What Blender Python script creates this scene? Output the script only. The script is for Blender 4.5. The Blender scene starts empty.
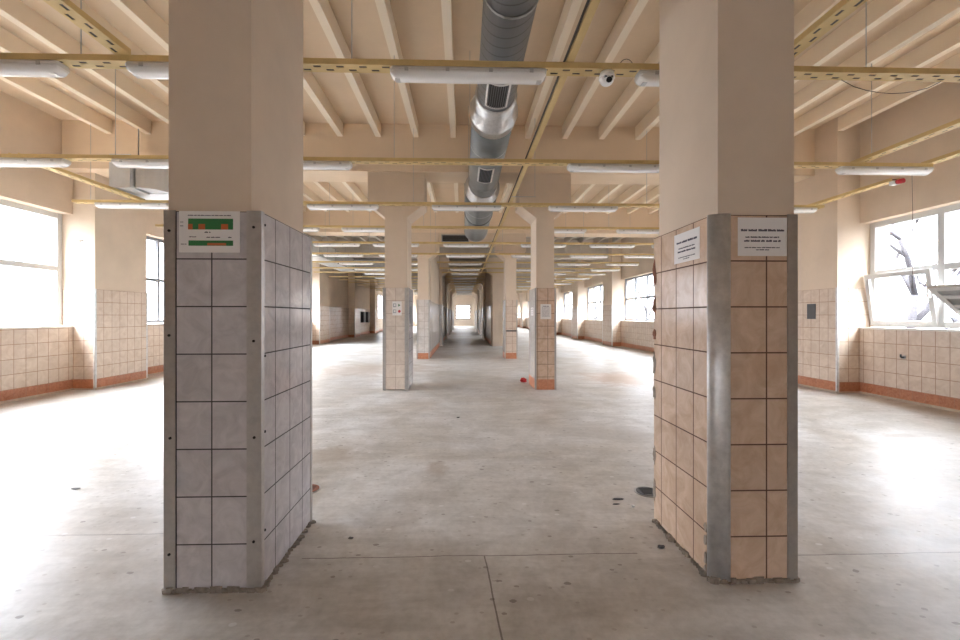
import bpy, bmesh, math, random
from mathutils import Vector, Matrix
random.seed(7)
S = bpy.context.scene
COL = S.collection

# ------------------------------------------------------------------ camera
cam_d = bpy.data.cameras.new('camera')
cam = bpy.data.objects.new('camera', cam_d); COL.objects.link(cam)
cam.location = (0, 0, 1.43)
cam.rotation_euler = (math.radians(90), 0, -math.radians(1.6))
cam_d.sensor_width = 36.0
cam_d.lens = 427.0 / 960.0 * 36.0
cam_d.shift_x = 5.0 / 960.0
cam_d.shift_y = -4.0 / 960.0
cam_d.clip_start = 0.05; cam_d.clip_end = 300
S.camera = cam

# ------------------------------------------------------------------ world: even bright overcast sky
SKY_LOW, SKY_HIGH = 2.4, 11.5
W = bpy.data.worlds.new('overcast_sky'); S.world = W; W.use_nodes = True
wn = W.node_tree.nodes; wl = W.node_tree.links
bg = wn['Background']
tc = wn.new('ShaderNodeTexCoord'); sx = wn.new('ShaderNodeSeparateXYZ'); cr = wn.new('ShaderNodeValToRGB')
wl.new(tc.outputs['Generated'], sx.inputs[0]); wl.new(sx.outputs['Z'], cr.inputs[0])
cr.color_ramp.elements[0].color = (0.86, 0.90, 1.0, 1); cr.color_ramp.elements[1].color = (0.95, 0.98, 1.0, 1)
wl.new(cr.outputs[0], bg.inputs['Color'])
mr_ = wn.new('ShaderNodeMapRange'); mr_.interpolation_type = 'SMOOTHSTEP'     # overcast: dim at the horizon, bright towards the zenith
for i_, v_ in ((1, 0.12), (2, 0.55), (3, SKY_LOW), (4, SKY_HIGH)): mr_.inputs[i_].default_value = v_
wl.new(sx.outputs['Z'], mr_.inputs[0]); sd_ = wn.new('ShaderNodeMath'); sd_.operation = 'MULTIPLY_ADD'; sd_.inputs[1].default_value = -0.28; sd_.inputs[2].default_value = 1.0   # cloud is thinner on the -X side
wl.new(sx.outputs['X'], sd_.inputs[0])
ml_ = wn.new('ShaderNodeMath'); ml_.operation = 'MULTIPLY'; wl.new(mr_.outputs[0], ml_.inputs[0]); wl.new(sd_.outputs[0], ml_.inputs[1])
wl.new(ml_.outputs[0], bg.inputs['Strength'])

S.view_settings.view_transform = 'Standard'
S.view_settings.look = 'None'
S.view_settings.gamma = 1.0
S.view_settings.use_curve_mapping = False
S.view_settings.exposure = 2.2
cy = S.cycles
cy.use_denoising = True
cy.max_bounces = 12; cy.diffuse_bounces = 8; cy.glossy_bounces = 4; cy.transparent_max_bounces = 12
cy.sample_clamp_indirect = 20
cy.caustics_reflective = False; cy.caustics_refractive = False

# sky portals in the window openings (they guide daylight sampling, they give off nothing themselves)
def portal(x, y0, y1, z0, z1, s):
    l = bpy.data.lights.new('window_portal', 'AREA'); l.shape = 'RECTANGLE'
    l.size = y1 - y0; l.size_y = z1 - z0
    l.cycles.is_portal = True
    o = bpy.data.objects.new('window_portal', l); COL.objects.link(o)
    o.location = (x, (y0 + y1) / 2, (z0 + z1) / 2)
    o.rotation_euler = (math.radians(90), 0, math.radians(90 if s > 0 else -90))

# ------------------------------------------------------------------ materials
def mat(name):
    m = bpy.data.materials.new(name); m.use_nodes = True
    nt = m.node_tree
    return m, nt.nodes, nt.links, nt.nodes['Principled BSDF']
def rgb(c): return (c[0], c[1], c[2], 1)
def simple(name, c, rough=0.6, metal=0.0, spec=0.5, var=0.0, scale=6.0, bump=0.0):
    m, n, l, b = mat(name)
    b.inputs['Base Color'].default_value = rgb(c); b.inputs['Roughness'].default_value = rough
    b.inputs['Metallic'].default_value = metal; b.inputs['Specular IOR Level'].default_value = spec
    if var > 0 or bump > 0:
        t = n.new('ShaderNodeTexCoord'); no = n.new('ShaderNodeTexNoise')
        no.inputs['Scale'].default_value = scale; no.inputs['Detail'].default_value = 6; no.inputs['Roughness'].default_value = 0.65
        l.new(t.outputs['Object'], no.inputs['Vector'])
        r = n.new('ShaderNodeValToRGB')
        r.color_ramp.elements[0].position = 0.3; r.color_ramp.elements[1].position = 0.7
        r.color_ramp.elements[0].color = rgb([x * (1 - var) for x in c]); r.color_ramp.elements[1].color = rgb([min(1, x * (1 + var * .6)) for x in c])
        l.new(no.outputs['Fac'], r.inputs[0]); l.new(r.outputs[0], b.inputs['Base Color'])
        if bump > 0:
            bp = n.new('ShaderNodeBump'); bp.inputs['Strength'].default_value = bump; bp.inputs['Distance'].default_value = 0.01
            l.new(no.outputs['Fac'], bp.inputs['Height']); l.new(bp.outputs[0], b.inputs['Normal'])
    return m
def tile_mat(name, c1, c2, grout, bw, rh, mortar=0.0035, rough=0.28, marble=8.0, spec=0.5, contrast=1.0):
    m, n, l, b = mat(name)
    uv = n.new('ShaderNodeUVMap'); uv.uv_map = 'UVMap'
    br = n.new('ShaderNodeTexBrick'); br.offset = 0.0; br.squash = 1.0
    br.inputs['Scale'].default_value = 1.0; br.inputs['Brick Width'].default_value = bw; br.inputs['Row Height'].default_value = rh
    br.inputs['Mortar Size'].default_value = mortar; br.inputs['Mortar Smooth'].default_value = 0.1; br.inputs['Bias'].default_value = 0.0
    l.new(uv.outputs[0], br.inputs['Vector'])
    t = n.new('ShaderNodeTexCoord'); no = n.new('ShaderNodeTexNoise')
    no.inputs['Scale'].default_value = marble; no.inputs['Detail'].default_value = 7; no.inputs['Roughness'].default_value = 0.6; no.inputs['Distortion'].default_value = 1.2
    l.new(t.outputs['Object'], no.inputs['Vector'])
    r = n.new('ShaderNodeValToRGB'); r.color_ramp.elements[0].position = 0.5 - 0.18 / contrast; r.color_ramp.elements[1].position = 0.5 + 0.16 / contrast
    r.color_ramp.elements[0].color = rgb(c1); r.color_ramp.elements[1].color = rgb(c2)
    l.new(no.outputs['Fac'], r.inputs[0])
    br.inputs['Color1'].default_value = (1, 1, 1, 1); br.inputs['Color2'].default_value = (.93, .93, .93, 1); br.inputs['Mortar'].default_value = (1, 1, 1, 1)
    mu = n.new('ShaderNodeMix'); mu.data_type = 'RGBA'; mu.blend_type = 'MULTIPLY'; mu.inputs[0].default_value = 1.0
    l.new(r.outputs[0], mu.inputs[6]); l.new(br.outputs['Color'], mu.inputs[7])
    mx = n.new('ShaderNodeMix'); mx.data_type = 'RGBA'; mx.inputs[7].default_value = rgb(grout)
    l.new(br.outputs['Fac'], mx.inputs[0]); l.new(mu.outputs[2], mx.inputs[6])
    l.new(mx.outputs[2], b.inputs['Base Color'])
    rr = n.new('ShaderNodeMapRange'); rr.inputs[3].default_value = rough; rr.inputs[4].default_value = 0.9
    l.new(br.outputs['Fac'], rr.inputs[0]); l.new(rr.outputs[0], b.inputs['Roughness'])
    b.inputs['Specular IOR Level'].default_value = spec
    iv = n.new('ShaderNodeMath'); iv.operation = 'SUBTRACT'; iv.inputs[0].default_value = 1.0; l.new(br.outputs['Fac'], iv.inputs[1])
    bp = n.new('ShaderNodeBump'); bp.inputs['Strength'].default_value = 0.5; bp.inputs['Distance'].default_value = 0.003
    l.new(iv.outputs[0], bp.inputs['Height']); l.new(bp.outputs[0], b.inputs['Normal'])
    return m
PLASTER = (0.71, 0.59, 0.465)
M = {}
M['plaster'] = simple('peach_plaster', PLASTER, 0.75, spec=0.25, var=0.07, scale=1.6, bump=0.12)
M['ceiling'] = simple('cream_ceiling_paint', (0.77, 0.625, 0.465), 0.8, spec=0.2, var=0.05, scale=1.2)
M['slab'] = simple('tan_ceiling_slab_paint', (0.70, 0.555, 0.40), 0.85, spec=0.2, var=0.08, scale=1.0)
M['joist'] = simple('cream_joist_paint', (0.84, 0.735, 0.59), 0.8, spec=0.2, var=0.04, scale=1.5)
M['ceiling_dimmed'] = simple('grey_beige_dimmed_ceiling', (0.50, 0.45, 0.385), 0.85, spec=0.2, var=0.12, scale=1.5)  # far bays: dim light of the enclosed end is put into this colour
M['duct_plain'] = simple('smooth_grey_duct', (0.24, 0.255, 0.255), 0.45, metal=0.4, var=0.1, scale=5)
M['tile_grey'] = tile_mat('grey_marbled_tile', (0.50, 0.475, 0.485), (0.64, 0.61, 0.62), (0.06, 0.055, 0.055), 0.1815, 0.2465, 0.0035, 0.16, 9.0)
M['tile_grey_side'] = tile_mat('grey_marbled_tile_side', (0.50, 0.485, 0.51), (0.64, 0.62, 0.645), (0.07, 0.065, 0.065), 0.2, 0.2465, 0.0035, 0.14, 9.0)
M['tile_peach'] = tile_mat('peach_marbled_tile', (0.60, 0.42, 0.295), (0.75, 0.57, 0.435), (0.13, 0.07, 0.045), 0.2, 0.2465, 0.004, 0.2, 7.0)
M['tile_cream'] = tile_mat('cream_wall_tile', (0.66, 0.53, 0.42), (0.78, 0.66, 0.55), (0.40, 0.25, 0.17), 0.2, 0.25, 0.005, 0.25, 6.0)
M['tile_pale'] = tile_mat('pale_glazed_tile', (0.62, 0.57, 0.52), (0.74, 0.70, 0.66), (0.36, 0.30, 0.26), 0.2, 0.25, 0.004, 0.2, 6.0)
M['tile_ivory'] = tile_mat('ivory_column_tile', (0.66, 0.56, 0.47), (0.78, 0.69, 0.60), (0.42, 0.31, 0.24), 0.185, 0.2465, 0.004, 0.22, 7.0)
M['tile_terracotta'] = tile_mat('terracotta_skirting_tile', (0.46, 0.17, 0.085), (0.60, 0.27, 0.15), (0.45, 0.25, 0.16), 0.2, 0.4, 0.003, 0.35, 14.0)
M['cove'] = simple('beige_cove_mortar', (0.55, 0.47, 0.38), 0.8, var=0.2, scale=12)
M['aluminium'] = simple('brushed_aluminium', (0.50, 0.48, 0.46), 0.42, metal=0.85, var=0.12, scale=20)
M['bright_aluminium'] = simple('bright_aluminium', (0.74, 0.73, 0.72), 0.45, metal=0.6, var=0.2, scale=14)
M['galv'] = simple('galvanised_sheet', (0.40, 0.42, 0.44), 0.38, metal=0.8, var=0.15, scale=9)
M['galv_pale'] = simple('pale_galvanised_sheet', (0.66, 0.67, 0.67), 0.45, metal=0.5, var=0.08, scale=5)
M['foil'] = simple('shiny_duct_collar', (0.60, 0.60, 0.60), 0.30, metal=1.0, var=0.15, scale=25, bump=0.5)
M['tray'] = simple('yellow_cream_tray_paint', (0.66, 0.49, 0.22), 0.5, var=0.12, scale=5)
M['lamp_body'] = simple('grey_lamp_housing', (0.66, 0.65, 0.63), 0.5)
M['diffuser'] = simple('white_lamp_diffuser', (0.86, 0.86, 0.85), 0.22)
M['steel'] = simple('steel', (0.5, 0.5, 0.5), 0.4, metal=0.8)
M['black'] = simple('black_hole', (0.012, 0.012, 0.012), 0.7)
M['dark'] = simple('dark_grey_metal', (0.09, 0.09, 0.095), 0.5)
M['white_plastic'] = simple('white_plastic', (0.82, 0.82, 0.81), 0.35)
M['window_white'] = simple('white_window_frame', (0.60, 0.60, 0.59), 0.4)
M['window_grey'] = simple('grey_window_frame', (0.24, 0.25, 0.27), 0.45)
M['sill'] = simple('white_sill_paint', (0.78, 0.75, 0.70), 0.5, var=0.08, scale=4)
M['paper'] = simple('white_paper', (0.82, 0.80, 0.78), 0.6)
M['ink'] = simple('dark_ink', (0.07, 0.065, 0.09), 0.6)
M['green_ink'] = simple('green_print', (0.035, 0.20, 0.06), 0.5)
M['orange_ink'] = simple('orange_print', (0.62, 0.15, 0.05), 0.5)
M['red'] = simple('red_plastic', (0.55, 0.03, 0.04), 0.4)
M['rust'] = simple('rusty_brick', (0.30, 0.12, 0.07), 0.9, var=0.4, scale=30, bump=0.8)
M['mortar'] = simple('crumbled_mortar', (0.34, 0.29, 0.24), 0.95, var=0.35, scale=25, bump=0.8)
M['bark'] = simple('pale_bark', (0.038, 0.035, 0.040), 0.9, var=0.2, scale=8)
M['outground'] = simple('pale_yard', (0.05, 0.05, 0.052), 0.9, var=0.2, scale=0.5)
M['cable'] = simple('dark_cable', (0.10, 0.085, 0.07), 0.6)

def duct_mat():
    m, n, l, b = mat('spiral_duct')
    b.inputs['Metallic'].default_value = 0.55; b.inputs['Roughness'].default_value = 0.42
    t = n.new('ShaderNodeTexCoord'); w = n.new('ShaderNodeTexWave'); w.wave_type = 'BANDS'; w.bands_direction = 'Y'
    mp = n.new('ShaderNodeMapping'); mp.inputs['Rotation'].default_value = (0, 0, 0.18)
    l.new(t.outputs['Object'], mp.inputs[0]); l.new(mp.outputs[0], w.inputs['Vector'])
    w.inputs['Scale'].default_value = 2.6; w.inputs['Distortion'].default_value = 0
    r = n.new('ShaderNodeValToRGB'); r.color_ramp.elements[0].position = 0.0; r.color_ramp.elements[1].position = 0.06
    r.color_ramp.elements[0].color = (.07, .072, .075, 1); r.color_ramp.elements[1].color = (.17, .18, .19, 1)
    l.new(w.outputs['Fac'], r.inputs[0]); l.new(r.outputs[0], b.inputs['Base Color'])
    bp = n.new('ShaderNodeBump'); bp.inputs['Strength'].default_value = 0.12; bp.inputs['Distance'].default_value = 0.01
    l.new(r.outputs[0], bp.inputs['Height']); l.new(bp.outputs[0], b.inputs['Normal'])
    return m
M['duct'] = duct_mat()
def glass_mat():
    m = bpy.data.materials.new('window_glass'); m.use_nodes = True
    n = m.node_tree.nodes; l = m.node_tree.links; n.clear()
    o = n.new('ShaderNodeOutputMaterial'); mx = n.new('ShaderNodeMixShader'); tr = n.new('ShaderNodeBsdfTransparent'); g = n.new('ShaderNodeBsdfGlossy')
    tr.inputs[0].default_value = (.95, .96, .97, 1); g.inputs['Roughness'].default_value = 0.03
    mx.inputs[0].default_value = 0.06
    l.new(tr.outputs[0], mx.inputs[1]); l.new(g.outputs[0], mx.inputs[2]); l.new(mx.outputs[0], o.inputs[0])
    return m
M['glass'] = glass_mat()
def floor_mat():
    m, n, l, b = mat('worn_concrete_floor')
    t = n.new('ShaderNodeTexCoord')
    def noise(scale, detail=6, rough=0.6, dist=0.0):
        x = n.new('ShaderNodeTexNoise'); x.inputs['Scale'].default_value = scale; x.inputs['Detail'].default_value = detail
        x.inputs['Roughness'].default_value = rough; x.inputs['Distortion'].default_value = dist
        l.new(t.outputs['Object'], x.inputs['Vector']); return x
    def ramp(src, p0, c0, p1, c1):
        r = n.new('ShaderNodeValToRGB'); r.color_ramp.elements[0].position = p0; r.color_ramp.elements[1].position = p1
        r.color_ramp.elements[0].color = rgb(c0); r.color_ramp.elements[1].color = rgb(c1); l.new(src, r.inputs[0]); return r.outputs[0]
    def mix(fac, a, c, mode='MIX'):
        x = n.new('ShaderNodeMix'); x.data_type = 'RGBA'; x.blend_type = mode
        if hasattr(fac, 'node'): l.new(fac, x.inputs[0])
        else: x.inputs[0].default_value = fac
        l.new(a, x.inputs[6])
        if hasattr(c, 'node'): l.new(c, x.inputs[7])
        else: x.inputs[7].default_value = rgb(c)
        return x.outputs[2]
    def math_(op, a, c=None):
        x = n.new('ShaderNodeMath'); x.operation = op
        for i, v in enumerate((a, c)):
            if v is None: continue
            if hasattr(v, 'node'): l.new(v, x.inputs[i])
            else: x.inputs[i].default_value = v
        return x.outputs[0]
    big = noise(0.55, 5, 0.6, 0.8); med = noise(2.3, 8, 0.65, 0.6); fine = noise(22, 4, 0.6)
    c = ramp(big.outputs['Fac'], 0.36, (.53, .50, .455), 0.62, (.69, .69, .685))
    c = mix(0.75, c, ramp(med.outputs['Fac'], 0.34, (.70, .685, .665), 0.60, (1.06, 1.06, 1.06)), 'MULTIPLY')
    c = mix(0.8, c, ramp(fine.outputs['Fac'], 0.30, (.86, .85, .84), 0.6, (1.03, 1.03, 1.03)), 'MULTIPLY')
    sp = n.new('ShaderNodeSeparateXYZ'); l.new(t.outputs['Object'], sp.inputs[0]); X, Y = sp.outputs['X'], sp.outputs['Y']
    # specks, scuffs and pale scrape marks
    for sc, rad, dens, cc, st in ((7.0, .10, .90, (.16, .13, .10), .55), (3.0, .055, .88, (.13, .11, .09), .6), (11.0, .12, .86, (.26, .22, .18), .4), (5.0, .09, .93, (.78, .78, .78), .5)):
        vo = n.new('ShaderNodeTexVoronoi'); vo.inputs['Scale'].default_value = sc; vo.voronoi_dimensions = '2D'
        mpv = n.new('ShaderNodeMapping'); mpv.inputs['Rotation'].default_value = (0, 0, sc); mpv.inputs['Scale'].default_value = (1.0, 1.5, 1.0)
        l.new(t.outputs['Object'], mpv.inputs[0]); l.new(mpv.outputs[0], vo.inputs['Vector'])
        sv = n.new('ShaderNodeSeparateColor'); l.new(vo.outputs['Color'], sv.inputs[0])
        wob_ = math_('ADD', vo.outputs['Distance'], math_('MULTIPLY', math_('SUBTRACT', fine.outputs['Fac'], 0.5), 0.12))
        k = math_('MULTIPLY', math_('LESS_THAN', wob_, rad), math_('GREATER_THAN', sv.outputs[0], dens))
        c = mix(math_('MULTIPLY', k, st), c, cc)
    scf = noise(1.0, 8, 0.7, 0.2); mps = n.new('ShaderNodeMapping'); mps.inputs['Rotation'].default_value = (0, 0, .5); mps.inputs['Scale'].default_value = (1.2, 7.0, 1.0)
    l.new(t.outputs['Object'], mps.inputs[0]); l.new(mps.outputs[0], scf.inputs['Vector'])
    c = mix(0.6, c, ramp(scf.outputs['Fac'], 0.40, (.84, .83, .82), 0.58, (1.05, 1.05, 1.05)), 'MULTIPLY')
    # stains of a shape of their own: (x, y, rx, ry, colour, strength)
    for x0, y0, rx, ry, cc, st in [(-1.38, 4.42, .26, .28, (.30, .23, .16), .55), (-.25, 4.05, .10, .16, (.36, .28, .22), .5), (3.7, 9.6, .9, 1.0, (.42, .24, .13), .55),
                                   (5.2, 4.95, .22, .10, (.33, .28, .24), .6), (-2.5, 11.5, 1.6, 1.2, (.40, .27, .17), .35), (-.7, 7.0, .25, .15, (.42, .38, .34), .4),
                                   (-3.3, 3.55, .10, .06, (.25, .24, .23), .6), (-5.6, 7.3, .5, .12, (.36, .35, .34), .5), (1.7, 5.3, .8, .35, (.44, .42, .40), .35), (1.25, 7.1, .25, .12, (.38, .36, .34), .45)]:
        dx = math_('DIVIDE', math_('SUBTRACT', X, x0), rx); dy = math_('DIVIDE', math_('SUBTRACT', Y, y0), ry)
        d = math_('SQRT', math_('ADD', math_('MULTIPLY', dx, dx), math_('MULTIPLY', dy, dy)))
        d = math_('ADD', d, math_('MULTIPLY', math_('SUBTRACT', med.outputs['Fac'], 0.5), 2.2))
        mr = n.new('ShaderNodeMapRange'); mr.inputs[1].default_value = 1.25; mr.inputs[2].default_value = 0.65; mr.inputs[3].default_value = 0; mr.inputs[4].default_value = st
        l.new(d, mr.inputs[0]); c = mix(mr.outputs[0], c, cc)
    # saw-cut joints and cracks
    wob = math_('MULTIPLY', math_('SUBTRACT', med.outputs['Fac'], 0.5), 0.03)
    def line(coord, at, w, lo_c=None, lo=None, hi=None):
        k = math_('LESS_THAN', math_('ABSOLUTE', math_('SUBTRACT', math_('ADD', coord, wob), at)), w)
        if lo_c is not None:
            k = math_('MULTIPLY', k, math_('MULTIPLY', math_('GREATER_THAN', lo_c, lo), math_('LESS_THAN', lo_c, hi)))
        return k
    jl = line(Y, 2.545, .004, X, -0.95, 1.05)
    for a in (line(Y, 2.50, .004, X, 1.9, 7.2), line(Y, 2.86, .0035, X, -3.3, -1.6)): jl = math_('MAXIMUM', jl, a)
    slant = math_('ADD', X, math_('MULTIPLY', Y, 0.07))
    jl = math_('MAXIMUM', jl, line(slant, .305, .0045, Y, 0.5, 2.54))
    c = mix(math_('MULTIPLY', jl, 0.75), c, (.12, .10, .09))
    l.new(c, b.inputs['Base Color'])
    rr = n.new('ShaderNodeMapRange'); rr.inputs[1].default_value = 0.3; rr.inputs[2].default_value = 0.7; rr.inputs[3].default_value = 0.32; rr.inputs[4].default_value = 0.44
    l.new(med.outputs['Fac'], rr.inputs[0]); l.new(rr.outputs[0], b.inputs['Roughness'])
    b.inputs['Specular IOR Level'].default_value = 0.4
    bp = n.new('ShaderNodeBump'); bp.inputs['Strength'].default_value = 0.12; bp.inputs['Distance'].default_value = 0.02
    l.new(med.outputs['Fac'], bp.inputs['Height']); l.new(bp.outputs[0], b.inputs['Normal'])
    return m
M['floor'] = floor_mat()

# ------------------------------------------------------------------ mesh helpers
class MB:
    """collects shapes and links them as one mesh object; faces carry UVs in metres"""
    def __init__(s): s.bm = bmesh.new(); s.uv = s.bm.loops.layers.uv.new('UVMap')
    def face(s, vs, uo=(0, 0, 0)):
        f = s.bm.faces.new(vs); f.normal_update(); n = f.normal
        ax = max(range(3), key=lambda i: abs(n[i]))
        for lp in f.loops:
            p = lp.vert.co
            lp[s.uv].uv = ((p.y - uo[1], p.z - uo[2]) if ax == 0 else (p.x - uo[0], p.z - uo[2]) if ax == 1 else (p.x - uo[0], p.y - uo[1]))
        return f
    def box(s, x0, x1, y0, y1, z0, z1, uo=(0, 0, 0)):
        x0, x1 = min(x0, x1), max(x0, x1); y0, y1 = min(y0, y1), max(y0, y1)
        v = [s.bm.verts.new(c) for c in ((x0, y0, z0), (x1, y0, z0), (x1, y1, z0), (x0, y1, z0), (x0, y0, z1), (x1, y0, z1), (x1, y1, z1), (x0, y1, z1))]
        for q in ((3, 2, 1, 0), (4, 5, 6, 7), (0, 1, 5, 4), (1, 2, 6, 5), (2, 3, 7, 6), (3, 0, 4, 7)): s.face([v[i] for i in q], uo)
        return s
    def prism(s, pts, axis, a, b, uo=(0, 0, 0)):
        """polygon pts in the two other axes, extruded along axis from a to b"""
        def P(p, t): return {'x': (t, p[0], p[1]), 'y': (p[0], t, p[1]), 'z': (p[0], p[1], t)}[axis]
        A = [s.bm.verts.new(P(p, a)) for p in pts]; B = [s.bm.verts.new(P(p, b)) for p in pts]
        s.face(A[::-1], uo); s.face(B, uo)
        for i in range(len(pts)): j = (i + 1) % len(pts); s.face([A[i], A[j], B[j], B[i]], uo)
        bmesh.ops.recalc_face_normals(s.bm, faces=s.bm.faces[:])
        return s
    def tube(s, pts, r, seg=8, cap=True):
        pts = [Vector(p) for p in pts]; rs = r if isinstance(r, (list, tuple)) else [r] * len(pts)
        rings = []; up = Vector((0.13, 0.31, 0.94)).normalized()
        for i, p in enumerate(pts):
            d = (pts[min(i + 1, len(pts) - 1)] - pts[max(i - 1, 0)]).normalized()
            if abs(d.dot(up)) > 0.95: u = d.cross(Vector((1, 0, 0))).normalized()
            else: u = d.cross(up).normalized()
            w = d.cross(u)
            rings.append([s.bm.verts.new(p + (u * math.cos(2 * math.pi * k / seg) + w * math.sin(2 * math.pi * k / seg)) * rs[i]) for k in range(seg)])
        for a, b in zip(rings, rings[1:]):
            for k in range(seg): f = s.bm.faces.new((a[k], a[(k + 1) % seg], b[(k + 1) % seg], b[k])); f.smooth = True
        if cap:
            for rg in (rings[0][::-1], rings[-1]): s.bm.faces.new(rg)
        return s
    def build(s, name, m, parent=None, loc=None, smooth=False):
        bmesh.ops.recalc_face_normals(s.bm, faces=s.bm.faces[:])
        me = bpy.data.meshes.new(name); s.bm.to_mesh(me); s.bm.free()
        if smooth: me.shade_smooth()
        me.materials.append(M[m] if isinstance(m, str) else m)
        o = bpy.data.objects.new(name, me); COL.objects.link(o)
        if parent is not None: o.parent = parent
        if loc is not None: o.location = loc
        return o
def tag(o, label=None, cat=None, group=None, kind=None):
    if label: o['label'] = label
    if cat: o['category'] = cat
    if group: o['group'] = group
    if kind: o['kind'] = kind
    return o
def thing(name, label, cat, loc=(0, 0, 0), group=None):
    o = bpy.data.objects.new(name, None); COL.objects.link(o); o.location = loc; o.empty_display_size = 0.1
    return tag(o, label, cat, group, 'thing')
def dup(root, loc, label=None, group=None):
    r = root.copy(); COL.objects.link(r); r.location = loc
    if label: r['label'] = label
    if group: r['group'] = group
    for ch in list(root.children):
        c = ch.copy(); COL.objects.link(c); c.parent = r
        for g in ch.children:
            d = g.copy(); COL.objects.link(d); d.parent = c
    return r
def struct(o): o['kind'] = 'structure'; return o

# ------------------------------------------------------------------ the setting
Y0, YE = -3.6, 61.0
XL, XR = 8.15, 7.95           # outer faces
ZC, ZJ, ZB = 5.12, 4.87, 4.21  # slab, joist underside, beam underside
struct(MB().box(-XL, XR, Y0, YE, -0.15, 0).build('floor', 'floor'))
struct(MB().box(-XL, XR, Y0, 14.5, ZC, ZC + 0.2).build('ceiling', 'slab'))
struct(MB().box(-XL, XR, 14.5, YE, ZC, ZC + 0.2).build('ceiling', 'ceiling_dimmed'))
beams = [2.25 + 6 * k for k in range(0, 10)]
bm0 = None
for yb in beams:
    if bm0 is None: bm0 = struct(MB().box(-7.55, 7.36, 0, 0.68, ZB, ZC).build('ceiling_beam', 'ceiling', loc=(0, yb, 0)))
    else:
        if yb == 20.25: bm0 = struct(MB().box(-7.55, 7.36, 0, 0.68, ZB, ZC).build('ceiling_beam', 'ceiling_dimmed', loc=(0, yb, 0))); continue
        c = bm0.copy(); COL.objects.link(c); c.location = (0, yb, 0)
jt = None; grey = False
for y_a in [-3.07] + [b + 0.68 for b in beams[:-1]]:
    for k in range(-9, 11):
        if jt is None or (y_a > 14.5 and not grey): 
            grey = jt is not None; jt = struct(MB().box(-.052, .052, 0, 5.32, ZJ, ZC).build('ceiling_joist', 'ceiling_dimmed' if grey else 'joist', loc=(-.19 + .72 * k, y_a, 0)))
        else:
            c = jt.copy(); COL.objects.link(c); c.location = (-.19 + .72 * k, y_a, 0)

win_no = [0]
def window(s, xw, y0, y1, zb, zt, ztr, npan, style, opened=(), cuts=None):
    """window in a niche; opened = [(pane index, degrees)] for lower sashes that hang inward from their foot"""
    win_no[0] += 1
    fw = 0.095 if style == 'window_white' else 0.07
    X = s * xw
    e = struct(bpy.data.objects.new('window_%d' % win_no[0], None)); COL.objects.link(e)
    f = MB(); d = 0.035
    f.box(X - d, X + d, y0, y1, zb, zb + fw).box(X - d, X + d, y0, y1, zt - fw, zt)
    f.box(X - d + .004, X + d - .004, y0, y1, ztr - fw / 2, ztr + fw / 2)
    cuts = [y0] + list(cuts or [y0 + (y1 - y0) * i / npan for i in range(1, npan)]) + [y1]; npan = len(cuts) - 1
    for i in range(npan + 1):
        yc = min(max(cuts[i], y0 + fw / 2), y1 - fw / 2)
        f.box(X - d - .004, X + d + .004, yc - fw / 2, yc + fw / 2, zb, zt)
    f.build('window_frame', style, e)
    g = MB()
    for i in range(npan):
        a, b = cuts[i] + fw / 2, cuts[i + 1] - fw / 2
        g.box(X - .004, X + .004, a, b, ztr + fw / 2, zt - fw)
        if i not in [q[0] for q in opened]: g.box(X - .004, X + .004, a, b, zb + fw, ztr - fw / 2)
    g.build('window_pane', 'glass', e)
    for i, deg in opened:
        a, b = cuts[i] + 0.03, cuts[i + 1] - 0.03
        h = ztr - zb - 0.05
        sb = MB(); q = 0.075
        sb.box(-.025, .025, a, b, 0, q).box(-.025, .025, a, b, h - q, h).box(-.025, .025, a, a + q, q, h - q).box(-.025, .025, b - q, b, q, h - q)
        so = sb.build('sash', 'window_white' if deg < 30 else 'galv_pale', e)
        so.location = (X - s * .04, 0, zb + 0.035); so.rotation_euler = (0, math.radians(-s * deg), 0)
        if deg < 30:
            MB().box(-.004, .004, a + q, b - q, q, h - q).build('sash_pane', 'glass', so)
            MB().box(-s * .075, -s * .025, a + .02, a + .045, h * .50, h * .66).build('sash_handle', 'white_plastic', so)
        else:
            MB().box(-.010, .010, a + q, b - q, q, h - q).build('sash_panel', 'galv', so)
            for kk in range(3):
                zz = q + (h - 2 * q) * (kk + .75) / 3.6
                MB().box(-.022, .022, a + q, b - q, zz, zz + .07).build('sash_rib', 'galv_pale', so)
    return e

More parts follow.
